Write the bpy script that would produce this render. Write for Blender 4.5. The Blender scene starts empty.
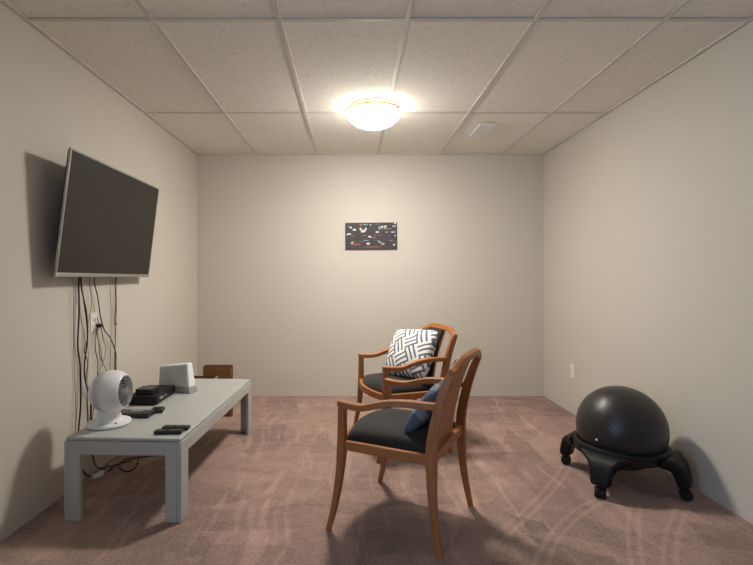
import bpy, bmesh, math, random
from mathutils import Vector, Matrix, Euler
random.seed(7)
scene = bpy.context.scene
COL = scene.collection
PI = math.pi

# ------------------------------------------------------------------ helpers
def lin(c):
    return tuple(((v/255)/12.92 if v/255 <= .04045 else ((v/255+.055)/1.055)**2.4) for v in c) + (1.0,)

def new_mat(name):
    m = bpy.data.materials.new(name); m.use_nodes = True
    nt = m.node_tree
    return m, nt, nt.nodes['Principled BSDF']

def N(nt, kind, **kw):
    n = nt.nodes.new(kind)
    for k, v in kw.items():
        if k in n.inputs: n.inputs[k].default_value = v
        else: setattr(n, k, v)
    return n

def mat(name, rgb, rough=.5, spec=.5, metal=0, var=.06, scale=30, bump=0, bscale=200, sheen=0, stretch=None):
    m, nt, b = new_mat(name)
    b.inputs['Roughness'].default_value = rough
    b.inputs['Specular IOR Level'].default_value = spec
    b.inputs['Metallic'].default_value = metal
    if sheen: b.inputs['Sheen Weight'].default_value = sheen
    tc = N(nt, 'ShaderNodeTexCoord')
    src = tc.outputs['Object']
    if stretch:
        mp = N(nt, 'ShaderNodeMapping'); mp.inputs['Scale'].default_value = stretch
        nt.links.new(src, mp.inputs['Vector']); src = mp.outputs['Vector']
    nz = N(nt, 'ShaderNodeTexNoise', Scale=scale, Detail=4.0)
    nt.links.new(src, nz.inputs['Vector'])
    rp = N(nt, 'ShaderNodeValToRGB')
    c = lin(rgb)
    rp.color_ramp.elements[0].position = .3; rp.color_ramp.elements[1].position = .7
    rp.color_ramp.elements[0].color = tuple(max(0, v*(1-var)) for v in c[:3])+(1,)
    rp.color_ramp.elements[1].color = tuple(min(1, v*(1+var)) for v in c[:3])+(1,)
    nt.links.new(nz.outputs['Fac'], rp.inputs['Fac'])
    nt.links.new(rp.outputs['Color'], b.inputs['Base Color'])
    if bump:
        n2 = N(nt, 'ShaderNodeTexNoise', Scale=bscale, Detail=3.0)
        nt.links.new(src, n2.inputs['Vector'])
        bp = N(nt, 'ShaderNodeBump', Strength=bump, Distance=.002)
        nt.links.new(n2.outputs['Fac'], bp.inputs['Height'])
        nt.links.new(bp.outputs['Normal'], b.inputs['Normal'])
    return m

def link(name, bm, material, parent=None, smooth=40, bevel=0, segs=2, subsurf=0):
    bmesh.ops.recalc_face_normals(bm, faces=bm.faces[:])
    me = bpy.data.meshes.new(name); bm.to_mesh(me); bm.free()
    for m in (material if isinstance(material, (list, tuple)) else [material]): me.materials.append(m)
    me.shade_smooth(); me.set_sharp_from_angle(angle=math.radians(smooth))
    o = bpy.data.objects.new(name, me); COL.objects.link(o)
    if parent: o.parent = parent
    if bevel:
        b = o.modifiers.new('Bevel', 'BEVEL'); b.width = bevel; b.segments = segs; b.limit_method = 'ANGLE'; b.angle_limit = math.radians(35)
    if subsurf:
        s = o.modifiers.new('Sub', 'SUBSURF'); s.levels = s.render_levels = subsurf
    return o

def tag(o, label, cat, group=None):
    o['label'] = label; o['category'] = cat
    if group: o['group'] = group
    return o

def thing(name, label, cat, loc=(0,0,0), rot=(0,0,0), group=None):
    o = bpy.data.objects.new(name, None); COL.objects.link(o)
    o.location = loc; o.rotation_euler = rot; o.empty_display_size = .1
    return tag(o, label, cat, group)

def copy_tree(o, parent=None):
    c = o.copy(); COL.objects.link(c)
    if parent: c.parent = parent
    for ch in list(o.children): copy_tree(ch, c)
    return c

def box(bm, x0, x1, y0, y1, z0, z1, mi=0):
    v = [bm.verts.new((x, y, z)) for x in (x0, x1) for y in (y0, y1) for z in (z0, z1)]
    for f in ((0,1,3,2),(4,6,7,5),(0,4,5,1),(2,3,7,6),(0,2,6,4),(1,5,7,3)):
        fc = bm.faces.new([v[i] for i in f]); fc.material_index = mi
    return v

def B(*a):
    bm = bmesh.new(); box(bm, *a); return bm

def hexa(bm, p):          # p: 8 points, bottom ring 0-3, top ring 4-7
    v = [bm.verts.new(q) for q in p]
    for f in ((3,2,1,0),(4,5,6,7),(0,1,5,4),(1,2,6,5),(2,3,7,6),(3,0,4,7)): bm.faces.new([v[i] for i in f])

def sweep(bm, pts, sizes, ref):
    """rectangular section (width along ref, depth across) carried along pts"""
    pts = [Vector(p) for p in pts]; ref = Vector(ref); rings = []
    for i, p in enumerate(pts):
        t = (pts[min(i+1, len(pts)-1)]-pts[max(i-1, 0)]).normalized()
        w = (ref - t*ref.dot(t)).normalized(); d = t.cross(w)
        sw, sd = sizes[i] if isinstance(sizes, list) else sizes
        rings.append([bm.verts.new(p+w*a*sw/2+d*b*sd/2) for a, b in ((-1,-1),(1,-1),(1,1),(-1,1))])
    for r0, r1 in zip(rings, rings[1:]):
        for k in range(4): bm.faces.new((r0[k], r0[(k+1)%4], r1[(k+1)%4], r1[k]))
    bm.faces.new(rings[0][::-1]); bm.faces.new(rings[-1])

def spline(pts, n=6):
    P = [Vector(p) for p in pts]
    if len(P) < 3: return P
    out = []
    for i in range(len(P)-1):
        a, b, c, d = P[max(i-1,0)], P[i], P[i+1], P[min(i+2,len(P)-1)]
        for k in range(n):
            t = k/n
            out.append(.5*((2*b)+(c-a)*t+(2*a-5*b+4*c-d)*t*t+(3*b-a-3*c+d)*t**3))
    return out+[P[-1]]

def lerp_table(tab, t):
    for (t0, v0), (t1, v1) in zip(tab, tab[1:]):
        if t <= t1:
            return v0+(v1-v0)*(t-t0)/(t1-t0)
    return tab[-1][1]

def tube(bm, pts, r, n=8, closed=False):
    pts = [Vector(p) for p in pts]; rings = []; up = Vector((.13, .31, .94)).normalized()
    L = len(pts)
    for i, p in enumerate(pts):
        t = ((pts[(i+1)%L]-pts[i-1]) if closed else (pts[min(i+1,L-1)]-pts[max(i-1,0)])).normalized()
        w = (up-t*up.dot(t))
        if w.length < 1e-3: w = Vector((1,0,0))
        w.normalize(); d = t.cross(w); up = w
        rings.append([bm.verts.new(p+(w*math.cos(2*PI*k/n)+d*math.sin(2*PI*k/n))*r) for k in range(n)])
    for i in range(L if closed else L-1):
        r0, r1 = rings[i], rings[(i+1)%L]
        for k in range(n): bm.faces.new((r0[k], r0[(k+1)%n], r1[(k+1)%n], r1[k]))
    if not closed:
        bm.faces.new(rings[0][::-1]); bm.faces.new(rings[-1])

def lathe(bm, prof, M=Matrix(), n=48, mi=0):
    """prof: (radius, height) along local z; M places it"""
    rings = []
    for r, h in prof:
        if r < 1e-6: rings.append([bm.verts.new(M @ Vector((0,0,h)))])
        else: rings.append([bm.verts.new(M @ Vector((r*math.cos(2*PI*k/n), r*math.sin(2*PI*k/n), h))) for k in range(n)])
    for a, b in zip(rings, rings[1:]):
        for k in range(n):
            k2 = (k+1) % n
            if len(a) == 1 and len(b) == 1: continue
            if len(a) == 1: f = bm.faces.new((a[0], b[k], b[k2]))
            elif len(b) == 1: f = bm.faces.new((a[k], a[k2], b[0]))
            else: f = bm.faces.new((a[k], a[k2], b[k2], b[k]))
            f.material_index = mi

def structure(o): o['kind'] = 'structure'; return o

# ------------------------------------------------------------------ materials
def wall_mat():
    m, nt, b = new_mat('beige wall paint')
    tc = N(nt, 'ShaderNodeTexCoord')
    n1 = N(nt, 'ShaderNodeTexNoise', Scale=1.3, Detail=3.0); nt.links.new(tc.outputs['Object'], n1.inputs['Vector'])
    rp = N(nt, 'ShaderNodeValToRGB'); c = lin((201, 195, 184)); c2 = lin((203, 196, 185))
    rp.color_ramp.elements[0].color = c; rp.color_ramp.elements[1].color = c2
    nt.links.new(n1.outputs['Fac'], rp.inputs['Fac']); nt.links.new(rp.outputs['Color'], b.inputs['Base Color'])
    n2 = N(nt, 'ShaderNodeTexNoise', Scale=160.0, Detail=2.0); nt.links.new(tc.outputs['Object'], n2.inputs['Vector'])
    bp = N(nt, 'ShaderNodeBump', Strength=.12, Distance=.002); nt.links.new(n2.outputs['Fac'], bp.inputs['Height'])
    nt.links.new(bp.outputs['Normal'], b.inputs['Normal'])
    b.inputs['Roughness'].default_value = .55; b.inputs['Specular IOR Level'].default_value = .25
    return m

def tile_mat():
    m, nt, b = new_mat('fissured ceiling tile')
    tc = N(nt, 'ShaderNodeTexCoord')
    n1 = N(nt, 'ShaderNodeTexNoise', Scale=75.0, Detail=5.0, Roughness=.7); nt.links.new(tc.outputs['Object'], n1.inputs['Vector'])
    rp = N(nt, 'ShaderNodeValToRGB')
    e = rp.color_ramp.elements
    e[0].position = .33; e[0].color = lin((196, 190, 181)); e[1].position = .43; e[1].color = lin((235, 232, 223))
    nt.links.new(n1.outputs['Fac'], rp.inputs['Fac'])
    nt.links.new(rp.outputs['Color'], b.inputs['Base Color'])
    bp = N(nt, 'ShaderNodeBump', Strength=.5, Distance=.003); nt.links.new(n1.outputs['Fac'], bp.inputs['Height'])
    nt.links.new(bp.outputs['Normal'], b.inputs['Normal'])
    b.inputs['Roughness'].default_value = .95; b.inputs['Specular IOR Level'].default_value = .1
    return m

def carpet_mat():
    m, nt, b = new_mat('mauve cut pile carpet')
    L = nt.links.new
    tc = N(nt, 'ShaderNodeTexCoord'); P = tc.outputs['Object']
    def math_(op, a, bb=None, c=None):
        n = N(nt, 'ShaderNodeMath', operation=op)
        for i, v in enumerate((a, bb, c)):
            if v is None: continue
            if isinstance(v, (int, float)): n.inputs[i].default_value = v
            else: L(v, n.inputs[i])
        return n.outputs[0]
    def ramp(x, lo, hi, a=0, bb=1):
        n = N(nt, 'ShaderNodeMapRange', interpolation_type='SMOOTHSTEP')
        L(x, n.inputs[0])
        for i, v in enumerate((lo, hi, a, bb)): n.inputs[i+1].default_value = v
        return n.outputs[0]
    # bend the coordinates so the nap patches are curved
    nw = N(nt, 'ShaderNodeTexNoise', Scale=1.1, Detail=2.0); L(P, nw.inputs['Vector'])
    sub = N(nt, 'ShaderNodeVectorMath', operation='SUBTRACT'); L(nw.outputs['Color'], sub.inputs[0]); sub.inputs[1].default_value = (.5, .5, .5)
    sc = N(nt, 'ShaderNodeVectorMath', operation='SCALE'); L(sub.outputs[0], sc.inputs[0]); sc.inputs['Scale'].default_value = .25
    add = N(nt, 'ShaderNodeVectorMath', operation='ADD'); L(P, add.inputs[0]); L(sc.outputs[0], add.inputs[1])
    W = add.outputs[0]
    # brushed patches
    v1 = N(nt, 'ShaderNodeTexVoronoi', Scale=2.6, feature='F1')
    mp = N(nt, 'ShaderNodeMapping'); mp.inputs['Scale'].default_value = (1.5, .7, 1); mp.inputs['Rotation'].default_value = (0, 0, .5)
    L(W, mp.inputs['Vector']); L(mp.outputs['Vector'], v1.inputs['Vector'])
    sep = N(nt, 'ShaderNodeSeparateColor'); L(v1.outputs['Color'], sep.inputs[0])
    v2 = N(nt, 'ShaderNodeTexVoronoi', Scale=4.3, feature='F1'); mp2 = N(nt, 'ShaderNodeMapping'); mp2.inputs['Scale'].default_value = (.6, 1.6, 1); mp2.inputs['Rotation'].default_value = (0, 0, .9)
    L(W, mp2.inputs['Vector']); L(mp2.outputs['Vector'], v2.inputs['Vector'])
    sep2 = N(nt, 'ShaderNodeSeparateColor'); L(v2.outputs['Color'], sep2.inputs[0])
    patch = math_('ADD', math_('MULTIPLY', math_('SUBTRACT', sep.outputs[0], .5), .62), math_('MULTIPLY', math_('SUBTRACT', sep2.outputs[1], .5), .45))
    # thin brushed streaks along two directions
    def streak(rot, scale, thr, off):
        mp = N(nt, 'ShaderNodeMapping'); mp.inputs['Rotation'].default_value = (0, 0, rot); mp.inputs['Scale'].default_value = (scale, scale*.09, 1); mp.inputs['Location'].default_value = (off, off, 0)
        L(W, mp.inputs['Vector'])
        nz = N(nt, 'ShaderNodeTexNoise', Scale=1.0, Detail=1.5); L(mp.outputs['Vector'], nz.inputs['Vector'])
        return ramp(nz.outputs['Fac'], thr, thr+.1)
    s1 = streak(.65, 12, .58, 3.1); s2 = streak(-.95, 10, .58, 7.7); s3 = streak(1.35, 14, .60, 1.3)
    mk = N(nt, 'ShaderNodeTexNoise', Scale=1.7, Detail=1.0); L(P, mk.inputs['Vector'])
    mk1 = ramp(mk.outputs['Fac'], .44, .52); mk2 = ramp(mk.outputs['Fac'], .42, .52, 1, 0)
    st = math_('MAXIMUM', math_('MAXIMUM', math_('MULTIPLY', s1, mk1), math_('MULTIPLY', s2, mk2)), math_('MULTIPLY', s3, .6))
    # caster tracks rolled into the pile in front of the ball chair
    sx = N(nt, 'ShaderNodeSeparateXYZ'); L(P, sx.inputs[0])
    tr = None
    for cx, cy, r, y0, y1 in ((-3.32, 6.223, 5.73, 2.03, 2.84), (-3.32, 6.223, 5.774, 2.03, 2.84), (2.215, 0.992, 1.667, 1.75, 2.41), (2.215, 0.992, 1.711, 1.75, 2.41), (5.09, -0.164, 4.398, 1.72, 2.33), (5.09, -0.164, 4.442, 1.72, 2.33), (3.389, 0.513, 2.468, 1.72, 2.33), (3.389, 0.513, 2.512, 1.72, 2.33)):
        dx = math_('SUBTRACT', sx.outputs[0], cx); dy = math_('SUBTRACT', sx.outputs[1], cy)
        d = math_('ABSOLUTE', math_('SUBTRACT', math_('SQRT', math_('ADD', math_('MULTIPLY', dx, dx), math_('MULTIPLY', dy, dy))), r))
        k = math_('MULTIPLY', ramp(d, .006, .014, 1, 0), math_('MULTIPLY', ramp(sx.outputs[1], y0, y0+.1), ramp(sx.outputs[1], y1, y1+.05, 1, 0)))
        k = math_('MULTIPLY', k, ramp(sx.outputs[0], .6, .75))
        tr = k if tr is None else math_('MAXIMUM', tr, k)
    blot = N(nt, 'ShaderNodeTexNoise', Scale=14.0, Detail=4.0); L(P, blot.inputs['Vector'])
    fib = N(nt, 'ShaderNodeTexNoise', Scale=75.0, Detail=3.0, Roughness=.8); L(P, fib.inputs['Vector'])
    v = math_('ADD', 1.0, math_('MULTIPLY', patch, .62))
    v = math_('ADD', v, math_('MULTIPLY', st, .34))
    v = math_('ADD', v, math_('MULTIPLY', tr, .22))
    v = math_('ADD', v, math_('MULTIPLY', math_('SUBTRACT', blot.outputs['Fac'], .5), .55))
    v = math_('ADD', v, math_('MULTIPLY', math_('SUBTRACT', fib.outputs['Fac'], .5), 1.5))
    vs = N(nt, 'ShaderNodeVectorMath', operation='SCALE'); vs.inputs[0].default_value = lin((148, 121, 110))[:3]; L(v, vs.inputs['Scale'])
    L(vs.outputs[0], b.inputs['Base Color'])
    hb = math_('ADD', fib.outputs['Fac'], math_('MULTIPLY', blot.outputs['Fac'], .6))
    bp = N(nt, 'ShaderNodeBump', Strength=.7, Distance=.006); L(hb, bp.inputs['Height']); L(bp.outputs['Normal'], b.inputs['Normal'])
    b.inputs['Roughness'].default_value = 1.0; b.inputs['Specular IOR Level'].default_value = .05
    b.inputs['Sheen Weight'].default_value = .15; b.inputs['Sheen Roughness'].default_value = .6
    return m

def stripe_mat(name, light, dark, cell, pitch, duty, rot, off=(0, 0, 0)):
    """basket weave of short parallel stripes"""
    m, nt, b = new_mat(name); L = nt.links.new
    tc = N(nt, 'ShaderNodeTexCoord')
    nz = N(nt, 'ShaderNodeTexNoise', Scale=9.0, Detail=2.0); L(tc.outputs['Object'], nz.inputs['Vector'])
    s0 = N(nt, 'ShaderNodeVectorMath', operation='SUBTRACT'); L(nz.outputs['Color'], s0.inputs[0]); s0.inputs[1].default_value = (.5, .5, .5)
    s1 = N(nt, 'ShaderNodeVectorMath', operation='SCALE'); L(s0.outputs[0], s1.inputs[0]); s1.inputs['Scale'].default_value = .02
    s2 = N(nt, 'ShaderNodeVectorMath', operation='ADD'); L(tc.outputs['Object'], s2.inputs[0]); L(s1.outputs[0], s2.inputs[1])
    mp = N(nt, 'ShaderNodeMapping'); mp.inputs['Rotation'].default_value = (0, rot, 0); mp.inputs['Location'].default_value = off; L(s2.outputs[0], mp.inputs['Vector'])
    sx = N(nt, 'ShaderNodeSeparateXYZ'); L(mp.outputs['Vector'], sx.inputs[0])
    def mth(op, a, bb=0.0):
        n = N(nt, 'ShaderNodeMath', operation=op)
        for i, v in enumerate((a, bb)):
            if isinstance(v, (int, float)): n.inputs[i].default_value = v
            else: L(v, n.inputs[i])
        return n.outputs[0]
    X, Z = sx.outputs[0], sx.outputs[2]
    par = mth('FLOORED_MODULO', mth('ADD', mth('FLOOR', mth('DIVIDE', X, cell)), mth('FLOOR', mth('DIVIDE', Z, cell))), 2.0)
    def bars(c): return mth('LESS_THAN', mth('FLOORED_MODULO', mth('DIVIDE', c, pitch), 1.0), duty)
    bx, bz = bars(X), bars(Z)
    k = mth('ADD', mth('MULTIPLY', par, bx), mth('MULTIPLY', mth('SUBTRACT', 1.0, par), bz))
    mx = N(nt, 'ShaderNodeMix', data_type='RGBA'); L(k, mx.inputs[0]); mx.inputs[6].default_value = lin(light); mx.inputs[7].default_value = lin(dark)
    L(mx.outputs[2], b.inputs['Base Color'])
    n2 = N(nt, 'ShaderNodeTexNoise', Scale=320.0); L(tc.outputs['Object'], n2.inputs['Vector'])
    bp = N(nt, 'ShaderNodeBump', Strength=.3, Distance=.002); L(n2.outputs['Fac'], bp.inputs['Height']); L(bp.outputs['Normal'], b.inputs['Normal'])
    b.inputs['Roughness'].default_value = .9; b.inputs['Specular IOR Level'].default_value = .15
    return m

def ball_mat():
    m, nt, b = new_mat('ribbed black rubber'); L = nt.links.new
    tc = N(nt, 'ShaderNodeTexCoord')
    mp = N(nt, 'ShaderNodeMapping'); mp.inputs['Rotation'].default_value = (0, math.radians(20), math.radians(-28)); L(tc.outputs['Object'], mp.inputs['Vector'])
    wv = N(nt, 'ShaderNodeTexWave', wave_type='BANDS', bands_direction='X', Scale=26.0, Distortion=.3); L(mp.outputs['Vector'], wv.inputs['Vector'])
    bp = N(nt, 'ShaderNodeBump', Strength=.16, Distance=.003); L(wv.outputs['Fac'], bp.inputs['Height']); L(bp.outputs['Normal'], b.inputs['Normal'])
    nz = N(nt, 'ShaderNodeTexNoise', Scale=18.0, Detail=5.0); L(tc.outputs['Object'], nz.inputs['Vector'])
    rp = N(nt, 'ShaderNodeValToRGB'); rp.color_ramp.elements[0].color = lin((38, 36, 35)); rp.color_ramp.elements[1].color = lin((48, 46, 44))
    L(nz.outputs['Fac'], rp.inputs['Fac']); L(rp.outputs['Color'], b.inputs['Base Color'])
    b.inputs['Roughness'].default_value = .36; b.inputs['Specular IOR Level'].default_value = .45
    return m

M = dict(
    wall=wall_mat(), tile=tile_mat(), carpet=carpet_mat(),
    grid=mat('ceiling grid enamel', (208, 203, 195), .5, .3, var=.02),
    trim=mat('beige trim paint', (201, 196, 187), .5, .3, var=.02),
    wood=mat('cherry stained wood', (161, 99, 53), .38, .4, var=.16, scale=14, stretch=(6, 6, .8)),
    woodx=mat('cherry stained wood along arms', (163, 101, 55), .38, .4, var=.16, scale=14, stretch=(6, .8, 6)),
    woodr=mat('cherry stained wood along rails', (163, 101, 55), .38, .4, var=.16, scale=14, stretch=(.8, 6, 6)),
    blackfab=mat('black woven upholstery', (36, 33, 29), .8, .25, var=.1, scale=60, bump=.3, bscale=500, sheen=.1),
    tablepaint=mat('grey table paint', (174, 175, 172), .42, .4, var=.02, scale=8),
    white=mat('white plastic', (222, 222, 224), .32, .5, var=.01),
    whitematte=mat('white painted plastic', (228, 228, 228), .5, .4, var=.01),
    greyplastic=mat('grey plastic', (150, 150, 150), .45, .4, var=.02),
    slat=mat('mid grey fan slat plastic', (140, 140, 142), .4, .4, var=.02),
    dark=mat('dark fan recess', (14, 14, 15), .6, .3, var=.05),
    grille=mat('shaded white speaker front', (196, 196, 196), .8, .2, var=.04, scale=300, bump=.3, bscale=900),  # grey puts the shade on the white speaker's front into the colour
    black=mat('black plastic', (24, 24, 25), .35, .45, var=.08),
    blackm=mat('black matte plastic', (20, 20, 21), .6, .3, var=.08),
    blacks=mat('black moulded plastic', (12, 12, 12), .5, .3, var=.08),
    key=mat('dark grey keys', (70, 70, 74), .5, .4, var=.05),
    silver=mat('brushed silver bezel', (165, 163, 158), .35, .5, metal=.7, var=.04, scale=60),
    chrome=mat('bright metal', (200, 200, 200), .25, .5, metal=1, var=.02),
    brass=mat('brushed brass', (190, 150, 90), .3, .5, metal=1, var=.05),
    screen=mat('dark television panel', (26, 21, 16), .35, .36, var=.02, scale=4),
    card=mat('brown cardboard', (118, 84, 56), .85, .15, var=.06, scale=20, stretch=(8, 8, 1)),
    cardin=mat('darker brown cardboard', (98, 72, 48), .85, .15, var=.06, scale=20, stretch=(8, 8, 1)),
    cardedge=mat('pale cardboard edge', (168, 140, 108), .85, .15, var=.06),
    cblack=mat('black cord', (20, 20, 20), .5, .4, var=.05),
    cbrown=mat('brown cord', (112, 82, 56), .55, .35, var=.05),
    ctan=mat('tan cord', (150, 128, 100), .55, .35, var=.05),
    cgrey=mat('grey cord', (104, 98, 92), .55, .35, var=.05),
    cwhite=mat('off white cord', (205, 198, 185), .5, .4, var=.03),
    outlet=mat('white outlet plastic', (226, 224, 220), .4, .4, var=.01),
    slot=mat('outlet slot', (60, 56, 52), .6, .3, var=.02),
    stripeblue=stripe_mat('white pillow cloth with slate stripes', (232, 229, 222), (104, 110, 126), .099, .033, .42, .45),
    stripedark=stripe_mat('slate blue pillow cloth with pale stripes', (88, 99, 112), (122, 132, 143), 9.0, .13, .3, .5, (4, 0, 4)),
)

# ------------------------------------------------------------------ room
ZC = 2.40; YB = 4.55; YF = -1.30; XR = 1.909
def xl(y): return -1.533 - .01*(YB-y)

bm = B(-1.75, 2.05, YF-.1, YB+.1, -.1, 0)
structure(link('floor', bm, M['carpet']))

# left wall, with an unseen doorway added behind the camera for cool fill
DY0, DY1, DZ = -1.15, -.15, 2.06
bm = bmesh.new()
def wpiece(y0, y1, z0, z1):
    p = [(xl(y0)-.12, y0), (xl(y0), y0), (xl(y1), y1), (xl(y1)-.12, y1)]
    hexa(bm, [(x, y, z0) for x, y in p]+[(x, y, z1) for x, y in p])
wpiece(YF-.1, DY0, 0, ZC+.1); wpiece(DY0, DY1, DZ, ZC+.1); wpiece(DY1, YB, 0, ZC+.1)
structure(link('wall_left', bm, M['wall']))
structure(link('wall_right', B(XR, XR+.12, YF-.1, YB+.1, 0, ZC+.1), M['wall']))
structure(link('wall_back', B(-1.7, XR, YB, YB+.12, 0, ZC+.1), M['wall']))
structure(link('wall_front', B(-1.72, XR, YF-.1, YF, 0, ZC+.1), M['wall']))
bm = bmesh.new(); xd = xl(-.6)
box(bm, xd-.01, xd+.018, DY0-.07, DY0, 0, DZ+.07); box(bm, xd-.01, xd+.018, DY1, DY1+.07, 0, DZ+.07); box(bm, xd-.01, xd+.018, DY0, DY1, DZ, DZ+.07)
structure(link('trim_3', bm, M['whitematte'], bevel=.004))
structure(link('baseboard_back', B(xl(YB)+.002, XR-.001, YB-.003, YB, 0, .034), M['trim'], bevel=.001))

# ceiling: tiles (one mesh, slightly uneven) and the T-bar grid that carries them
GX = [-1.557, -.947, -.344, .264, .877, 1.490, XR]
GY = [YB, 3.406, 2.181, .956, -.269, YF]
bm = bmesh.new()
for i in range(len(GX)-1):
    for j in range(len(GY)-1):
        d = random.uniform(0, .004)
        box(bm, GX[i]+.002, GX[i+1]-.002, GY[j+1]+.002, GY[j]-.002, ZC+.004+d, ZC+.02)
box(bm, -1.75, XR+.05, YF-.1, YB+.1, ZC+.021, ZC+.1)
structure(link('ceiling', bm, M['tile']))
bm = bmesh.new()
for x in GX[1:-1]: box(bm, x-.012, x+.012, YF, YB, ZC-.0015, ZC+.006)
for y in GY[1:-1]: box(bm, -1.57, XR, y-.012, y+.012, ZC-.001, ZC+.006)
structure(link('trim_1', bm, M['grid'], bevel=.001, segs=1))
bm = bmesh.new()     # wall angle round the edge
box(bm, XR-.024, XR, YF, YB, ZC-.004, ZC+.006); box(bm, -1.53, XR-.024, YB-.022, YB, ZC-.004, ZC+.006)
a, b_ = xl(YF), xl(YB)
hexa(bm, [(a, YF, ZC-.004), (a+.024, YF, ZC-.004), (b_+.024, YB-.022, ZC-.004), (b_, YB-.022, ZC-.004), (a, YF, ZC+.006), (a+.024, YF, ZC+.006), (b_+.024, YB-.022, ZC+.006), (b_, YB-.022, ZC+.006)])
structure(link('trim_2', bm, M['grid'], bevel=.001, segs=1))

# ------------------------------------------------------------------ ceiling light
LX, LY = .159, 3.30
LAMP = 170.0
lamp = thing('ceiling_light', 'lit round white glass bowl light with brass rim on the ceiling', 'ceiling light', (LX, LY, ZC))
bm = bmesh.new(); lathe(bm, [(0, 0), (.185, 0), (.185, -.018), (.194, -.033), (0, -.033)]); link('lamp_pan', bm, M['whitematte'], lamp)
bm = bmesh.new(); lathe(bm, [(.199, -.034), (.206, -.034), (.207, -.045), (.199, -.045), (.199, -.034)], n=64); link('rim', bm, M['brass'], lamp)
m, nt, b = new_mat('lit frosted glass')
b.inputs['Base Color'].default_value = (.9, .88, .84, 1); b.inputs['Roughness'].default_value = .25
b.inputs['Emission Color'].default_value = lin((255, 250, 240)); b.inputs['Emission Strength'].default_value = LAMP
glass = m
tc = N(nt, 'ShaderNodeTexCoord'); sxyz = N(nt, 'ShaderNodeSeparateXYZ'); nt.links.new(tc.outputs['Object'], sxyz.inputs[0])
mr = N(nt, 'ShaderNodeMapRange', interpolation_type='SMOOTHSTEP'); nt.links.new(sxyz.outputs[2], mr.inputs[0])
for i_, v_ in enumerate((-.07, -.135, .10*LAMP, LAMP)): mr.inputs[i_+1].default_value = v_
nt.links.new(mr.outputs[0], b.inputs['Emission Strength'])
bm = bmesh.new(); lathe(bm, [(.197, -.040), (.199, -.047), (.192, -.060), (.172, -.084), (.140, -.110), (.10, -.130), (.055, -.142), (0, -.146)])
link('lamp_shade', bm, glass, lamp)
for k, a in enumerate((200, 320, 80)):
    a = math.radians(a)
    bm = bmesh.new(); tube(bm, [(.07*math.cos(a), .07*math.sin(a), -.014), (.203*math.cos(a), .203*math.sin(a), -.038)], .004, 8)
    link('arm', bm, M['whitematte'], lamp)
    bm = bmesh.new(); lathe(bm, [(0, -.058), (.006, -.056), (.008, -.050), (.006, -.042), (0, -.04)], Matrix.Translation((.207*math.cos(a), .207*math.sin(a), 0)), 12)
    link('knob', bm, M['brass'], lamp)

# ceiling air vent
vent = thing('ceiling_vent', 'small white rectangular air vent set in a ceiling tile', 'air vent', (1.09, 3.80, ZC+.003))
bm = bmesh.new()
for x0, x1, y0, y1 in ((-.07, -.05, -.16, .16), (.05, .07, -.16, .16), (-.05, .05, -.16, -.14), (-.05, .05, .14, .16)): box(bm, x0, x1, y0, y1, -.012, 0)
link('vent_frame', bm, M['whitematte'], vent, bevel=.003)
bm = bmesh.new()
for k in range(5):
    x = -.04+.02*k
    sweep(bm, [(x, -.14, -.0095), (x, .14, -.0095)], (.0190, .0015), (.995, 0, .08))
link('louvre', bm, M['whitematte'], vent)
link('vent_backing', B(-.05, .05, -.14, .14, -.008, 0), M['whitematte'], vent)

# ------------------------------------------------------------------ wall outlets
def outlet(name, label, loc, rz):
    t = thing(name, label, 'wall outlet', loc, (0, 0, rz), None)
    link('cover_plate', B(-.036, .036, -.006, 0, -.059, .059), M['outlet'], t, bevel=.003)
    for z in (-.021, .021):
        bm = bmesh.new(); box(bm, -.017, .017, -.009, -.0055, z-.014, z+.014)
        s = link('socket', bm, M['outlet'], t, bevel=.003)
        bm = bmesh.new(); box(bm, -.008, -.006, -.0096, -.0085, z-.004, z+.006); box(bm, .006, .008, -.0096, -.0085, z-.004, z+.006)
        link('slot', bm, M['slot'], s)
    return t
outlet('wall_outlet', 'white outlet plate low on the right wall above the exercise ball', (XR, 3.95, .371), -PI/2)
outlet('wall_outlet', 'white outlet plate with cords plugged in, on the left wall under the television', (xl(2.75), 2.75, .906), PI/2)

# ------------------------------------------------------------------ painting
pic = bmesh.new()
W_, H_ = .512, .262
box(pic, -W_/2, W_/2, -.018, 0, -H_/2, H_/2, 0)
dabs = [(310,200,26,14,1),(287,180,10,14,1),(335,182,10,16,1),(195,165,12,9,1),(228,186,18,9,1),(178,226,24,8,1),(165,232,8,6,1),(445,210,17,9,1),(355,318,21,11,1),(518,158,12,10,1),(532,158,6,9,2),
        (470,168,22,18,3),(492,160,10,12,1),(520,178,26,5,3),(335,138,26,7,3),(290,140,14,9,2),(600,156,22,8,4),(612,130,9,9,1),(535,211,20,4,5),(590,212,22,8,4),(372,254,15,10,1),(412,261,20,6,6),
        (210,306,12,9,5),(204,314,8,7,1),(245,325,48,7,6),(400,350,95,4,6),(458,298,15,8,4),(470,308,12,6,4),(495,320,18,8,5),(492,332,12,5,6),(600,330,9,9,1),(380,142,6,9,1),(215,243,34,3,7),(320,241,20,2.5,6),(340,288,34,2.5,4),(425,286,34,2,7),
        (545,262,26,8,8),(560,240,30,6,8),(500,285,24,4,8),(240,142,24,6,8),(440,135,34,3,7),(420,235,10,4,6),(200,345,26,5,8),(300,300,40,2.5,7),(470,240,20,3,7),(175,150,8,10,7),(560,178,24,4,7),(575,290,22,5,7),(610,245,8,6,1)]
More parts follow.
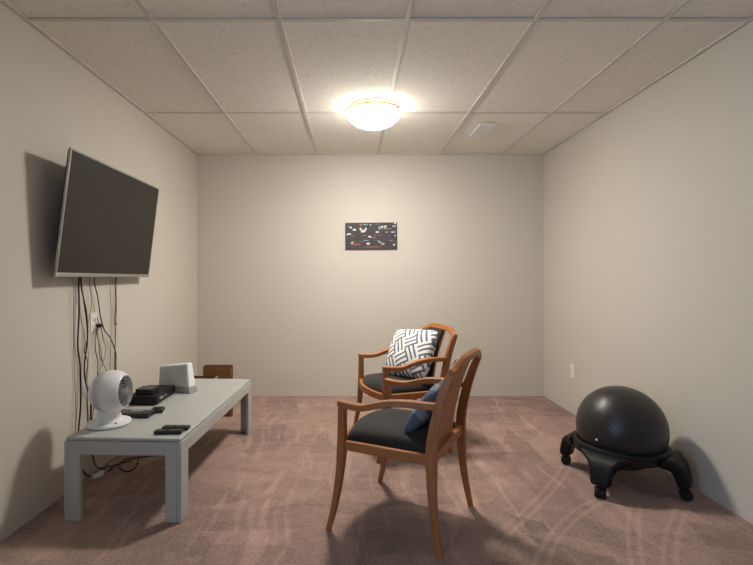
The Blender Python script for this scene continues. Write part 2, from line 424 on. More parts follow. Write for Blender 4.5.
for i, (cx, cy, rx, ry, mi) in enumerate(dabs):
    x = (cx-387.5)/485*W_; z = -(cy-245)/250*H_; rx *= W_/485; ry *= H_/250
    n = 9; ring = []
    for k in range(n):
        a = 2*PI*k/n; q = random.uniform(.75, 1.15)
        ring.append((min(max(x+rx*q*math.cos(a), -W_/2+.002), W_/2-.002), min(max(z+ry*q*math.sin(a), -H_/2+.002), H_/2-.002)))
    d0 = -.0185-.00012*i*.3
    top = [pic.verts.new((a, d0-.0012, b2)) for a, b2 in ring]; bot = [pic.verts.new((a, -.017, b2)) for a, b2 in ring]
    f = pic.faces.new(top); f.material_index = mi
    for k in range(n):
        f = pic.faces.new((top[k], top[(k+1)%n], bot[(k+1)%n], bot[k])); f.material_index = mi
pm = [mat('dark charcoal painted canvas', (66, 62, 64), .6, .3, var=.25, scale=9, stretch=(1, 1, 6))]
for nm, c in (('white paint', (208, 206, 202)), ('orange paint', (180, 100, 78)), ('teal paint', (120, 160, 165)), ('pale blue paint', (148, 165, 188)), ('yellow paint', (190, 162, 98)), ('pink paint', (165, 92, 100)), ('mauve paint', (120, 108, 118)), ('navy paint', (62, 66, 96))):
    pm.append(mat(nm, c, .5, .3, var=.05))
o = link('painting', pic, pm)
o.location = (.196, YB-.001, 1.590); o.rotation_euler = (0, math.radians(-.5), 0)
tag(o, 'small dark abstract canvas with white and pink dabs on the back wall', 'painting')

# ------------------------------------------------------------------ television
TW, TH = 1.050, .650
tau = math.radians(7.0)
up = Vector((math.sin(tau), 0, math.cos(tau))); ax = Vector((0, 1, 0)); yy = up.cross(ax)
R = Matrix((ax, yy, up)).transposed()
tv = thing('television', 'large flat television with silver bezel tilted down on the left wall', 'television', (-1.464, 2.28, 1.178), R.to_euler())
tv.location = Vector((-1.474, 2.28, 1.178)) + R @ Vector((TW/2, 0, 0))     # base: middle of the lower edge
w = TW/2
bm = bmesh.new()
box(bm, -w, w, 0, .012, 0, .022); box(bm, -w, w, 0, .012, TH-.010, TH); box(bm, -w, -w+.011, 0, .012, .022, TH-.010); box(bm, w-.011, w, 0, .012, .022, TH-.010)
link('bezel', bm, M['silver'], tv, bevel=.002)
link('screen', B(-w+.0105, w-.0105, .003, .010, .0215, TH-.0095), M['screen'], tv)
bm = bmesh.new()
hexa(bm, [(-w+.002, .012, .003), (w-.002, .012, .003), (w-.012, .024, .012), (-w+.012, .024, .012), (-w+.002, .012, TH-.002), (w-.002, .012, TH-.002), (w-.012, .024, TH-.012), (-w+.012, .024, TH-.012)])
hexa(bm, [(-w+.08, .022, .03), (w-.08, .022, .03), (w-.12, .06, .05), (-w+.12, .06, .05), (-w+.08, .022, .44), (w-.08, .022, .44), (w-.12, .06, .40), (-w+.12, .06, .40)])
link('back_shell', bm, M['blackm'], tv, bevel=.003)
link('logo', B(-.022, .022, -.0012, .002, .007, .014), M['chrome'], tv)
bm = bmesh.new()
box(bm, -.20, .20, .060, .072, .16, .20); box(bm, -.20, .20, .060, .072, .36, .40)
box(bm, -.17, -.14, .060, .085, .12, .46); box(bm, .14, .17, .060, .085, .12, .46)
box(bm, -.19, .19, .070, .112, .30, .34)
bm2 = bm
link('wall_bracket', bm2, M['blackm'], tv, bevel=.002)

# ------------------------------------------------------------------ low table
TA = -.038
tab = thing('low_table', 'long low grey painted table with square legs against the left wall', 'table')
TL_, TWd, TZ = 1.315, .575, .402
e1 = Vector((math.cos(TA), math.sin(TA), 0)); e2 = Vector((-math.sin(TA), math.cos(TA), 0))
tab.location = Vector((-1.390, 2.214, 0)) + e1*TWd/2 + e2*TL_/2; tab.rotation_euler = (0, 0, TA)
hx, hy = TWd/2, TL_/2
link('table_top', B(-hx+.005, hx-.005, -hy+.005, hy-.005, TZ-.017, TZ), M['tablepaint'], tab, bevel=.007, segs=3)
zt = TZ-.018
for sx in (-1, 1):
    for sy in (-1, 1):
        bm = bmesh.new()       # two mitred boards
        x0, x1 = sorted((sx*hx, sx*(hx-.020))); y0, y1 = sorted((sy*hy, sy*(hy-.088)))
        box(bm, x0, x1, y0, y1, 0, zt)
        x0, x1 = sorted((sx*(hx-.0205), sx*(hx-.078))); y0, y1 = sorted((sy*hy, sy*(hy-.024)))
        box(bm, x0, x1, y0, y1, 0, zt)
        link('leg', bm, M['tablepaint'], tab, bevel=.0025)
for s in (-1, 1):
    y0, y1 = sorted((s*(hy-.0005), s*(hy-.022))); link('apron', B(-hx+.0785, hx-.0785, y0, y1, zt-.064, zt), M['tablepaint'], tab, bevel=.002)
    x0, x1 = sorted((s*(hx-.0005), s*(hx-.020))); link('apron', B(x0, x1, -hy+.0885, hy-.0885, zt-.064, zt), M['tablepaint'], tab, bevel=.002)

# ------------------------------------------------------------------ desk fan
fan = thing('desk_fan', 'round white globe fan on the near end of the grey table', 'fan', (-1.279, 2.416, TZ))
bm = bmesh.new(); lathe(bm, [(0, 0), (.100, 0), (.108, .004), (.110, .010), (.107, .016), (.095, .021), (.06, .024), (0, .025)])
link('base', bm, M['white'], fan)
bm = bmesh.new()
for_rings = [(.078, .018, 0.0), (.066, .032, -.002), (.059, .055, -.002), (.058, .08, 0), (.062, .105, .004)]
rr = []
for r, z, dx in for_rings:
    rr.append([bm.verts.new((dx+r*.98*math.cos(2*PI*k/36), r*math.sin(2*PI*k/36), z)) for k in range(36)])
for a, b2 in zip(rr, rr[1:]):
    for k in range(36): bm.faces.new((a[k], a[(k+1)%36], b2[(k+1)%36], b2[k]))
bm.faces.new(rr[0][::-1]); bm.faces.new(rr[-1])
link('neck', bm, M['white'], fan)
bm = bmesh.new(); lathe(bm, [(0, 0), (.006, 0), (.006, .003), (0, .004)], Matrix.Translation((.066, -.06, .0225)), 16)
link('button', bm, M['slot'], fan)
FC = Matrix.Translation((.014, 0, .173)) @ Matrix.Rotation(math.radians(-3), 4, 'Y') @ Matrix.Rotation(PI/2, 4, 'Y')   # local z -> +x
Rf = .110
prof = [(math.sqrt(Rf**2-h*h), h) for h in [-.012+.085*i/16 for i in range(17)]]
prof += [(.080, .0745), (.078, .070), (.077, .04), (.0, .035)]
bm = bmesh.new(); lathe(bm, prof, FC, 64); link('front_shell', bm, M['white'], fan)
bm = bmesh.new(); lathe(bm, [(0, -.1092)]+[(math.sqrt(max(0, .1092**2-h*h)), h) for h in [-.108+.0945*i/20 for i in range(21)]]+[(.104, -.0135), (.104, -.008)], FC, 64)
rs = link('rear_shell', bm, M['white'], fan)
bm = bmesh.new()
for k in range(60):
    a = 2*PI*k/60
    for h in (-.047, -.036, -.025):
        r = math.sqrt(.1092**2-h*h)
        Mx = FC @ Matrix.Rotation(a, 4, 'Z') @ Matrix.Translation((r, 0, h)) @ Matrix.Rotation(math.atan2(-h, r), 4, 'Y')
        for v in box(bm, -.0015, .0005, -.0024, .0024, -.0038, .0038): v.co = Mx @ v.co
link('vent', bm, M['slat'], rs)
bm = bmesh.new(); tube(bm, [FC @ Vector((.1085*math.cos(2*PI*k/64), .1085*math.sin(2*PI*k/64), -.0126)) for k in range(64)], .0016, 6, True); link('seam', bm, M['slat'], rs)
bm = bmesh.new(); lathe(bm, [(0, .0385), (.0772, .0385), (.0772, .041), (0, .041)], FC, 48); link('fan_recess', bm, M['dark'], fan)
bm = bmesh.new()
for k in range(18):
    a0 = 2*PI*k/18; pts = []
    for i in range(9):
        t = i/8; r = .018+.060*t; a = a0+1.25*t
        pts.append(FC @ Vector((r*math.cos(a), r*math.sin(a), .078-.008*t*t)))
    sweep(bm, pts, (.0060, .0030), FC.to_3x3() @ Vector((0, 0, 1)))
tube(bm, [FC @ Vector((.0785*math.cos(2*PI*k/48), .0785*math.sin(2*PI*k/48), .0715)) for k in range(48)], .0022, 8, True)
lathe(bm, [(0, .084), (.012, .083), (.019, .079), (.019, .073), (0, .073)], FC, 24)
link('grille', bm, M['slat'], fan)

# ------------------------------------------------------------------ other things on the table
# white wedge speaker
sp = thing('speaker', 'white wedge-shaped speaker with grey base behind the black boxes on the table', 'speaker', (-1.182, 3.115, TZ), (0, 0, math.radians(-19)))
bm = bmesh.new(); hexa(bm, [(-.140, -.036, 0), (.125, -.036, 0), (.125, .046, 0), (-.140, .046, 0), (-.137, -.034, .040), (.118, -.034, .040), (.118, .044, .040), (-.137, .044, .040)])
link('base', bm, M['greyplastic'], sp, bevel=.005)
bm = bmesh.new(); hexa(bm, [(-.135, -.030, .040), (.116, -.030, .040), (.116, .040, .040), (-.135, .040, .040), (-.143, -.010, .166), (.090, -.010, .196), (.090, .036, .196), (-.143, .036, .166)])
link('housing', bm, M['whitematte'], sp, bevel=.006, segs=3)
bm = bmesh.new(); hexa(bm, [(-.128, -.0335, .046), (.106, -.0335, .046), (.106, -.02, .046), (-.128, -.02, .046), (-.135, -.0135, .160), (.082, -.0135, .188), (.082, -.002, .188), (-.135, -.002, .160)])
link('shaded_front', bm, M['grille'], sp, bevel=.002)  # front panel coloured grey to stand for shade on white

# large black media box
med = thing('media_player', 'large flat black media box between the fan and the white speaker', 'media player', (-1.268, 2.912, TZ))
link('case', B(-.09, .09, -.146, .146, .006, .056), M['blackm'], med, bevel=.002)
link('side_panel', B(.0895, .0915, -.12, .10, .014, .046), M['black'], med, bevel=.0006)
bm = bmesh.new(); box(bm, .0905, .0928, -.03, .0, .030, .036); link('port', bm, M['greyplastic'], med)
bm = bmesh.new(); box(bm, .0905, .0928, -.105, -.055, .026, .040); link('port', bm, M['chrome'], med)
for x in (-.07, .07):
    for y in (-.12, .12):
        bm = bmesh.new(); lathe(bm, [(0, 0), (.009, 0), (.010, .0065), (0, .0065)], Matrix.Translation((x, y, 0)), 16); link('foot', bm, M['blackm'], med)
top = thing('set_top_box', 'small black box stacked on the large black media box', 'set-top box', (-1.268, 2.848, TZ+.0562), (0, 0, -.04))
link('case', B(-.054, .050, -.048, .050, .002, .034), M['black'], top, bevel=.004)
link('foot', B(-.05, .05, -.04, .04, 0, .003), M['blackm'], top)
kb = thing('streaming_box', 'thin flat black box with buttons lying beside the fan base', 'media player', (-1.212, 2.560, TZ), (0, 0, -.06))
link('case', B(-.098, .098, -.042, .042, .001, .025), M['black'], kb, bevel=.004, segs=3)
for i in range(7): link('button', B(-.075+.02*i, -.062+.02*i, -.02, -.010, .0245, .0258), M['key'], kb)
link('display', B(-.03, .04, .004, .026, .0245, .0255), M['greyplastic'], kb)
pk = thing('cable_adapter', 'small black rounded adapter puck beside the large black media box', 'adapter', (-1.118, 2.640, TZ), (0, 0, .2))
link('case', B(-.034, .034, -.04, .04, 0, .020), M['black'], pk, bevel=.007, segs=3)
link('top_cap', B(-.022, .022, -.026, .026, .0198, .0215), M['blackm'], pk, bevel=.0008)

def remote():
    t = thing('remote_control', '', 'remote control', (0, 0, 0), (0, 0, 0), 'remote controls on the table')
    bm = bmesh.new()
    hexa(bm, [(-.075, -.019, 0), (.075, -.019, 0), (.075, .019, 0), (-.075, .019, 0), (-.077, -.022, .018), (.077, -.022, .018), (.077, .022, .018), (-.077, .022, .018)])
    link('case', bm, M['black'], t, bevel=.005, segs=3)
    for i in range(9):
        for j in range(3):
            if i not in (3, 4): link('button', B(-.062+.0145*i, -.053+.0145*i, -.014+.011*j, -.007+.011*j, .0176, .0192), M['key'], t, bevel=.0006, segs=1)
    bm = bmesh.new(); lathe(bm, [(.011, .0176), (.011, .0196), (.005, .0198), (0, .0192)], Matrix.Translation((-.005, 0, 0)), 20)
    link('dial_pad', bm, M['blackm'], t)
    return t
r1 = remote(); r1.location = (-.907, 2.272, TZ); r1.rotation_euler = (0, 0, .03)
r1['label'] = 'front black remote control, nearest the camera end of the table'
r1.scale = (.88, 1, 1); r2 = copy_tree(r1); r2.location = (-.893, 2.332, TZ); r2.rotation_euler = (0, 0, -.02)
r2['label'] = 'rear black remote control, just behind the front remote on the table'

# ------------------------------------------------------------------ cardboard boxes behind the table
cb = thing('cardboard_box', 'tall narrow brown cardboard box behind the far end of the table', 'box', (-1.135, 3.90, 0))
link('carton', B(-.12, .12, -.030, .030, 0, .402), M['card'], cb, bevel=.002)
for yy_ in (-.028, .024): link('flap', B(-.119, .119, yy_, yy_+.004, .4025, .430), M['card'], cb)

ob = thing('open_box', 'low open dark brown box behind the table, left of the tall carton', 'box', (-1.232, 3.70, 0))
bm = bmesh.new()
box(bm, -.14, .134, -.05, -.044, 0, .372); box(bm, -.14, .134, .044, .05, 0, .372); box(bm, -.14, -.134, -.044, .044, 0, .372); box(bm, -.134, .134, -.044, .044, 0, .006)
link('carton', bm, M['cardin'], ob)
link('side_wall', B(.1342, .138, -.05, .05, 0, .374), M['cardedge'], ob)

# ------------------------------------------------------------------ cords
CG = 'cords hanging under the television'
def wallcord(name, label, yz, r, m, off=.012, floor=False, tops=True, cat='cord', floor_pts=()):
    pts = []
    if tops: pts.append((xl(yz[0][0])+.04, yz[0][0], 1.30))
    for i, (y, z) in enumerate(yz): pts.append((xl(y)+off+.004*math.sin(i*1.7), y, z))
    pts += list(floor_pts)
    bm = bmesh.new(); tube(bm, spline(pts), r, 8)
    return tag(link(name, bm, m, smooth=80), label, cat, CG)
wallcord('cord', 'thin tan cord hanging leftmost under the television', [(2.528,1.166),(2.534,1.109),(2.540,.834),(2.555,.64),(2.556,.45),(2.55,.25)], .0022, M['ctan'], floor_pts=[(-1.53, 2.56, .05), (-1.50, 2.63, .004), (-1.47, 2.68, .004)])
wallcord('cord', 'thick black cord hanging straight under the near part of the television', [(2.587,1.166),(2.580,.984),(2.576,.79),(2.602,.669),(2.597,.443),(2.573,.25)], .0045, M['cblack'], .014, floor_pts=[(-1.53, 2.62, .06), (-1.50, 2.72, .006), (-1.46, 2.80, .006)])
wallcord('cord', 'thick black cord curving away rightwards under the near part of the television', [(2.598,1.166),(2.635,.98),(2.664,.831),(2.635,.662),(2.646,.554),(2.690,.45),(2.70,.25)], .0042, M['cblack'], .018, floor_pts=[(-1.53, 2.74, .05), (-1.49, 2.84, .006), (-1.40, 2.95, .006)])
wallcord('cord', 'thin black cord twisted round the curving thick black cord', [(2.580,1.14),(2.628,.994),(2.653,.846),(2.624,.757),(2.646,.687),(2.628,.597),(2.650,.50),(2.66,.30)], .0022, M['cblack'], .026)
wallcord('cord', 'thin tan cord hanging just left of the wall outlet', [(2.692,1.166),(2.704,1.03),(2.673,.87),(2.687,.706),(2.669,.575),(2.692,.462),(2.70,.3)], .002, M['ctan'])
wallcord('cord', 'black cord slanting across beside the wall outlet', [(2.723,1.166),(2.754,1.055),(2.790,.941),(2.840,.85),(2.897,.794),(2.955,.700),(2.975,.635),(2.972,.566),(2.97,.40)], .0034, M['cblack'], .022)
wallcord('cord', 'thin grey cord hanging straight, well right of the wall outlet', [(2.919,1.165),(2.921,.9),(2.919,.607),(2.92,.40)], .0018, M['cgrey'])
wallcord('cord', 'short dark cord ending in a small loose hook, right end under the television', [(2.981,1.165),(2.972,1.001),(2.970,.89),(2.988,.864),(2.998,.875)], .0028, M['cgrey'], .014)
wallcord('cord', 'straight black cord hanging rightmost under the television', [(2.996,1.165),(2.988,.98),(2.985,.775),(2.984,.565),(2.98,.40)], .0026, M['cblack'], .010)
OX = xl(2.76)
def outcord(label, yz, m, floor_pts=()):
    pts = [(OX+.022, yz[0][0], yz[0][1])]+[(xl(y)+.018+.005*math.sin(i*2.1), y, z) for i, (y, z) in enumerate(yz[1:])]+list(floor_pts)
    bm = bmesh.new(); tube(bm, spline(pts), .0024, 8)
    return tag(link('cord', bm, m, smooth=80), label, 'cord', 'cords plugged into the left wall outlet')
outcord('brown cord falling straight down from the left wall outlet', [(2.757,.872),(2.744,.83),(2.739,.79),(2.751,.737),(2.765,.664),(2.754,.556),(2.74,.43),(2.70,.28)], M['cbrown'], [(-1.52, 2.72, .06), (-1.49, 2.80, .005), (-1.45, 2.84, .005)])
outcord('brown cord swinging out widest right from the left wall outlet', [(2.763,.872),(2.762,.83),(2.769,.776),(2.801,.686),(2.871,.588),(2.892,.53),(2.90,.40)], M['cbrown'])
outcord('tan cord looping right and back under the left wall outlet', [(2.748,.935),(2.780,.90),(2.800,.86),(2.834,.795),(2.852,.735),(2.826,.668),(2.788,.605),(2.776,.551),(2.77,.40)], M['ctan'])
outcord('tan cord running diagonally right down from the left wall outlet', [(2.742,.872),(2.760,.82),(2.788,.745),(2.826,.654),(2.860,.601),(2.880,.537),(2.88,.40)], M['ctan'])
pl = thing('power_plug', 'small black plug pushed into the left wall outlet', 'plug', (OX+.0104, 2.775, .885), (0, 0, PI/2))
link('plug_body', B(-.016, .016, -.028, 0, -.012, .012), M['black'], pl, bevel=.004)
bm = bmesh.new(); tube(bm, [(0, -.026, 0), (0, -.036, -.004)], .005, 10); link('strain_relief', bm, M['cblack'], pl)

def floorcord(label, pts, r, m):
    bm = bmesh.new(); tube(bm, spline(pts), r, 8)
    return tag(link('cord', bm, m, smooth=80), label, 'cord', 'cords on the carpet under the table')
floorcord('black cord looped into a ring on the carpet under the table', [(-1.40,3.02,.004),(-1.365,2.93,.004),(-1.335,2.82,.004),(-1.355,2.763,.005),(-1.407,2.789,.012),(-1.448,2.859,.012),(-1.44,2.94,.012),(-1.36,2.99,.006),(-1.27,3.02,.004)], .004, M['cblack'])
floorcord('pale cord reaching furthest right across the carpet under the table', [(-1.50,2.86,.004),(-1.486,2.90,.004),(-1.455,2.938,.005),(-1.39,2.932,.004),(-1.33,2.905,.003),(-1.273,2.882,.003)], .0034, M['cwhite'])
floorcord('pale cord trailing back from the white power strip under the table', [(-1.488,2.734,.015),(-1.482,2.76,.008),(-1.490,2.80,.004),(-1.515,2.88,.004),(-1.525,2.97,.004)], .0045, M['cwhite'])
floorcord('short white cord from the power strip towards the left wall', [(-1.5135,2.666,.014),(-1.522,2.645,.006),(-1.535,2.62,.004),(-1.543,2.58,.004)], .0036, M['cwhite'])
ps = thing('power_strip', 'short white power strip on the carpet under the table', 'power strip', (-1.500, 2.700, 0), (0, 0, 1.2))
link('strip_body', B(-.034, .034, -.018, .018, 0, .030), M['outlet'], ps, bevel=.005)
for x in (-.020, .0): link('socket', B(x-.008, x+.008, -.010, .010, .0298, .031), M['slot'], ps, bevel=.0005)
link('switch', B(.016, .026, -.006, .006, .0298, .034), M['greyplastic'], ps, bevel=.001)

# ------------------------------------------------------------------ armchairs
YT = [(0, -.255), (.10, -.236), (.22, -.219), (.36, -.2115), (.45, -.2115), (.55, -.226), (.65, -.250), (.73, -.277), (.80, -.305), (.90, -.345)]
def yback(z): return lerp_table(YT, z)
def make_chair():
    t = thing('armchair', '', 'armchair', group='matching wooden armchairs')
    for s in (-1, 1):
        bm = bmesh.new()
        pts = spline([(s*.285, .272, 0), (s*.277, .247, .10), (s*.268, .227, .22), (s*.262, .215, .34), (s*.26, .2115, .45), (s*.26, .2115, .585)], 4)
        n = len(pts); sz = []
        for i in range(n):
            z = pts[i].z; q = lerp_table([(0, .023), (.22, .032), (.38, .039), (.45, .037), (.6, .033)], z); sz.append((q*.95, q))
        sweep(bm, pts, sz, (1, 0, 0)); link('leg', bm, M['wood'], t, bevel=.004)
    for s in (-1, 1):
        bm = bmesh.new()
        pts = spline([(s*.258, -.255, 0), (s*.251, -.236, .10), (s*.244, -.219, .22), (s*.237, -.2115, .36), (s*.235, -.2115, .45), (s*.235, -.226, .55), (s*.235, -.250, .65), (s*.235, -.277, .73), (s*.235, -.300, .788)], 4)
        sz = []
        for p in pts:
            q = lerp_table([(0, .025), (.22, .036), (.38, .046), (.45, .047), (.65, .042), (.8, .034)], p.z); sz.append((lerp_table([(0, .022), (.38, .034), (.8, .026)], p.z), q))
        sweep(bm, pts, sz, (1, 0, 0)); link('leg', bm, M['wood'], t, bevel=.004)
    # rails
    for s in (-1, 1):
        bm = bmesh.new(); sweep(bm, [(s*.258, .198, .404), (s*.238, -.195, .402)], (.024, .042), (1, 0, 0)); link('seat_rail', bm, M['woodx'], t, bevel=.003)
    bm = bmesh.new(); sweep(bm, [(-.222, -.2115, .402), (.222, -.2115, .402)], (.024, .042), (0, 1, 0)); link('seat_rail', bm, M['woodr'], t, bevel=.003)
    bm = bmesh.new(); pts = [Vector((.245*u, .214+.05*(1-u*u), .404)) for u in [i/8-1 for i in range(17)]]
    sweep(bm, pts, [(.024, .042)]*17, (0, 1, 0)); link('seat_rail', bm, M['woodr'], t, bevel=.003)
    # seat pad: domed, bowed at the front
    bm = bmesh.new(); nu, nv = 24, 24; top = []; bot = []
    for j in range(nv+1):
        v = j/nv; rt = []; rb = []
        for i in range(nu+1):
            u = 2*i/nu-1
            e = max(abs(u), abs(2*v-1))
            hw = .218+(.236-.218)*v
            yf = .196+.055*(1-u*u); yb = -.186
            x = hw*u; y = yb+(yf-yb)*v
            h = .014+.042*((1-abs(u)**4)*(1-abs(2*v-1)**4))**.42
            rt.append(bm.verts.new((x, y, .424+h))); rb.append(bm.verts.new((x, y, .418)))
        top.append(rt); bot.append(rb)
    for j in range(nv):
        for i in range(nu):
            bm.faces.new((top[j][i], top[j][i+1], top[j+1][i+1], top[j+1][i])); bm.faces.new((bot[j][i], bot[j+1][i], bot[j+1][i+1], bot[j][i+1]))
    for j in range(nv):
        for i in (0, nu): bm.faces.new((top[j][i], top[j+1][i], bot[j+1][i], bot[j][i]))
    for i in range(nu):
        for j in (0, nv): bm.faces.new((top[j][i], top[j][i+1], bot[j][i+1], bot[j][i]))
    link('seat_cushion', bm, M['blackfab'], t, smooth=70)
    # arms
    for s in (-1, 1):
        bm = bmesh.new()
        zt_ = [(0, .612), (.12, .606), (.28, .607), (.42, .626), (.55, .641), (.72, .649), (1, .648)]
        pts = spline([(s*(.26-.025*q+.014*math.sin(PI*q)), .230-.462*q, lerp_table(zt_, q)-.014) for q in (0, .12, .28, .42, .55, .72, .88, 1)], 4)
        sweep(bm, pts, [(.036+.008*math.sin(PI*i/(len(pts)-1)), .028) for i in range(len(pts))], (1, 0, 0))
        link('armrest', bm, M['woodx'], t, bevel=.004)
    # arched crest rail
    bm = bmesh.new(); pts = []; sz = []
    for i in range(25):
        u = i/12-1
        zt_ = .800+.050*min(1, (1-abs(u))/.52)**1.0*(1 if abs(u) > .48 else 1)
        k = min(1, (1-abs(u))/.58); zt_ = .800+.044*(3*k*k-2*k**3)
        th = .026+.010*k
        zc = zt_-th/2
        pts.append(Vector((.250*u, yback(zc), zc))); sz.append((.028, th))
    sweep(bm, pts, sz, (0, .95, .32)); link('crest_rail', bm, M['woodr'], t, bevel=.004)
    # back splat and its pad
    def slab(x, z0, f_top, d0, d1, nz=14, nx=10, puff=0):
        bm = bmesh.new(); F = []; Bk = []
        for j in range(nz+1):
            rf = []; rb = []
            for i in range(nx+1):
                u = 2*i/nx-1; z = z0+(f_top(u)-z0)*j/nz
                p = puff*((1-abs(u)**4)*(1-abs(2*j/nz-1)**6))**.5 if puff else 0
                rf.append(bm.verts.new((x*u, yback(z)+d1+p, z))); rb.append(bm.verts.new((x*u, yback(z)+d0, z)))
            F.append(rf); Bk.append(rb)
        for j in range(nz):
            for i in range(nx):
                bm.faces.new((F[j][i], F[j][i+1], F[j+1][i+1], F[j+1][i])); bm.faces.new((Bk[j][i], Bk[j+1][i], Bk[j+1][i+1], Bk[j][i+1]))
            for i in (0, nx): bm.faces.new((F[j][i], F[j+1][i], Bk[j+1][i], Bk[j][i]))
        for i in range(nx):
            for j in (0, nz): bm.faces.new((F[j][i], F[j][i+1], Bk[j][i+1], Bk[j][i]))
        return bm
    def ftop(u):
        k = min(1, (1-abs(u)*.47)/.58); return .800+.044*(3*k*k-2*k**3)-.032
    link('back_splat', slab(.112, .424, ftop, .008, .022), M['wood'], t, bevel=.002)
    link('back_pad', slab(.106, .480, lambda u: ftop(u)+.004, .0225, .036, puff=.012), M['blackfab'], t, smooth=50)
    return t
ch = make_chair(); ch.location = (.267, 2.255, 0); ch.scale = (1, 1, .99); ch.rotation_euler = (0, 0, math.radians(61.6))
ch['label'] = 'near wooden armchair seen from behind its back, with dark blue pillow'
ch2 = copy_tree(ch); ch2.scale = (1, 1, .99); ch2.location = (.348, 3.254, 0); ch2.rotation_euler = (0, 0, math.radians(106.3))
ch2['label'] = 'far wooden armchair nearer the back wall, with striped white pillow'

# pillows
def pillow(name, label, w, h, t, m, loc, rot):
    bm = bmesh.new(); n = 28; S = {}
    for side in (1, -1):
        for j in range(n+1):
            for i in range(n+1):
                u = 2*i/n-1; v = 2*j/n-1
                edge = i in (0, n) or j in (0, n)
                if edge and side == -1: S[(side, i, j)] = S[(1, i, j)]; continue
                x = w/2*u*math.sqrt(1-.13*v**4)*(1-.02*(1-v*v)); z = h/2*v*math.sqrt(1-.13*u**4)*(1-.02*(1-u*u))
                d = t/2*((1-u*u)*(1-v*v))**.40
                d *= 1+.06*math.sin(7*u+2*v)*math.cos(5*v-u)
                S[(side, i, j)] = bm.verts.new((x, -side*d, z))
    for side in (1, -1):
        for j in range(n):
            for i in range(n):
                bm.faces.new((S[(side, i, j)], S[(side, i+1, j)], S[(side, i+1, j+1)], S[(side, i, j+1)]))
    o = link(name, bm, m, smooth=80)
    o.location = loc; o.rotation_euler = rot
    return tag(o, label, 'pillow')
def prot(al, be, ga): return (Matrix.Rotation(math.radians(al), 3, 'Z') @ Matrix.Rotation(math.radians(-be), 3, 'X') @ Matrix.Rotation(math.radians(ga), 3, 'Y')).to_euler()
pillow('throw_pillow', 'white square pillow with slate blue stripes leaning in the far armchair', .40, .36, .14, M['stripeblue'], (.422, 3.265, .643), prot(-50, 28, -4))
pillow('throw_pillow', 'slate blue pillow leaning against the back of the near armchair', .35, .30, .09, M['stripedark'], (.384, 2.190, .574), prot(-118.4, 36, 0))

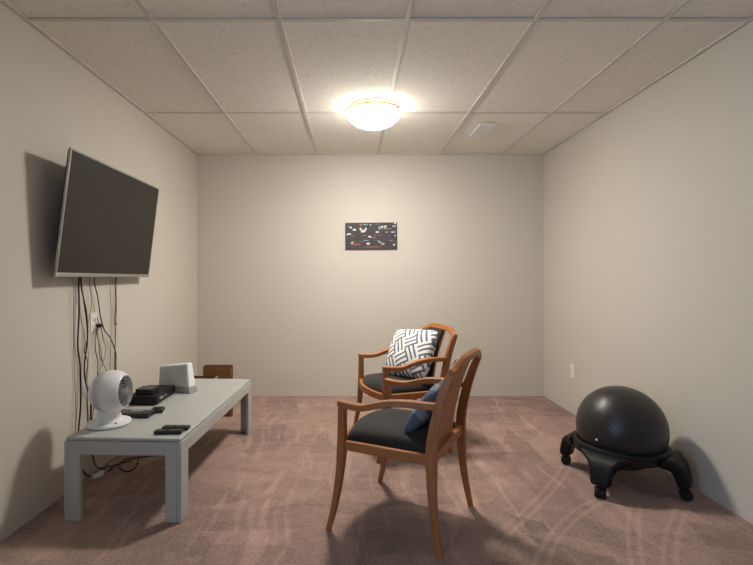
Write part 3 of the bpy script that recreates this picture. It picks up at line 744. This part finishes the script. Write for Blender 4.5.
# ------------------------------------------------------------------ ball chair
BX, BY = 1.560, 2.655
base = thing('ball_chair_base', 'black four-legged wheeled base holding the exercise ball by right wall', 'ball chair base', (BX, BY, 0))
bm = bmesh.new(); lathe(bm, [(.216, .200), (.222, .226), (.232, .232), (.246, .226), (.252, .208), (.248, .176), (.236, .168), (.218, .178), (.216, .200)], n=64)
link('ring', bm, M['blacks'], base)
for a in (131.6, 222.0, 312.4, 45.0):
    a = math.radians(a); Rz = Matrix.Rotation(a, 4, 'Z')
    bm = bmesh.new()
    pts = [(.228, 0, .196), (.258, 0, .186), (.282, 0, .162), (.297, 0, .128), (.306, 0, .094), (.310, 0, .062)]
    sz = [(.270, .052), (.205, .064), (.140, .066), (.108, .064), (.098, .060), (.088, .054)]
    sweep(bm, pts, sz, (0, 1, 0))
    for v in bm.verts: v.co = Rz @ v.co
    lg = link('leg', bm, M['blacks'], base, bevel=.016, segs=4)
    bm = bmesh.new()
    for s in (-1, 1): lathe(bm, [(0, s*.003), (.026, s*.003), (.029, s*.007), (.029, s*.021), (.025, s*.027), (0, s*.027)], Rz @ Matrix.Translation((.312, 0, .0292)) @ Matrix.Rotation(.4, 4, 'Z') @ Matrix.Rotation(PI/2, 4, 'X'), 24)
    lathe(bm, [(0, -.005), (.0255, -.005), (.0255, .005), (0, .005)], Rz @ Matrix.Translation((.312, 0, .0292)) @ Matrix.Rotation(.4, 4, 'Z') @ Matrix.Rotation(PI/2, 4, 'X'), 24)
    cs = link('caster', bm, M['blackm'], lg)
    bm = bmesh.new(); lathe(bm, [(0, .066), (.012, .066), (.014, .040), (.006, .030), (0, .030)], Rz @ Matrix.Translation((.309, 0, 0)), 16)
    link('stem', bm, M['black'], lg)
bm = bmesh.new(); R0 = .2345
lathe(bm, [(R0*math.sin(PI*i/48), -R0*math.cos(PI*i/48)) for i in range(49)], n=96)
for v in bm.verts: v.co.z *= 1.0
ball = link('exercise_ball', bm, M['ball'] if 'ball' in M else ball_mat(), smooth=180)
ball.location = (BX+.001, BY, .309)
tag(ball, 'large black ribbed exercise ball resting in the wheeled base by the right wall', 'exercise ball')
d = Vector((-.86, -.49, -.14)).normalized()
Mq = d.to_track_quat('Z', 'Y').to_matrix().to_4x4()
bm = bmesh.new(); lathe(bm, [(.0, R0-.002), (.006, R0-.002), (.006, R0+.002), (.0, R0+.0025)], Mq, 16)
link('valve_plug', bm, M['outlet'], ball)

# ------------------------------------------------------------------ daylight and camera
wd = bpy.data.worlds.new('World'); scene.world = wd; wd.use_nodes = True
bg = wd.node_tree.nodes['Background']; bg.inputs['Color'].default_value = (.40, .66, 1.0, 1); bg.inputs['Strength'].default_value = 5.0
ld = bpy.data.lights.new('added_doorway_portal', 'AREA'); ld.shape = 'RECTANGLE'; ld.size = DY1-DY0; ld.size_y = DZ; ld.cycles.is_portal = True
lo = bpy.data.objects.new('added_doorway_portal', ld); COL.objects.link(lo); lo.location = (xl(-.6)-.08, (DY0+DY1)/2, DZ/2); lo.rotation_euler = (PI/2, 0, -PI/2)  # portal for the sky fill through the added doorway

cam = bpy.data.cameras.new('camera'); cam.sensor_fit = 'HORIZONTAL'; cam.sensor_width = 36.0
cam.lens = 458/753*36; cam.shift_x = (376.5-351.5)/753; cam.shift_y = (278-282.5)/753; cam.clip_start = .02
co = bpy.data.objects.new('camera', cam); COL.objects.link(co); co.location = (0, 0, 1.173); co.rotation_euler = (PI/2, 0, 0)
scene.camera = co
vs = scene.view_settings; vs.view_transform = 'Standard'; vs.look = 'None'; vs.gamma = 1; vs.use_curve_mapping = False; vs.exposure = 0.36
scene.cycles.use_denoising = True
scene.cycles.max_bounces = 14; scene.cycles.diffuse_bounces = 8
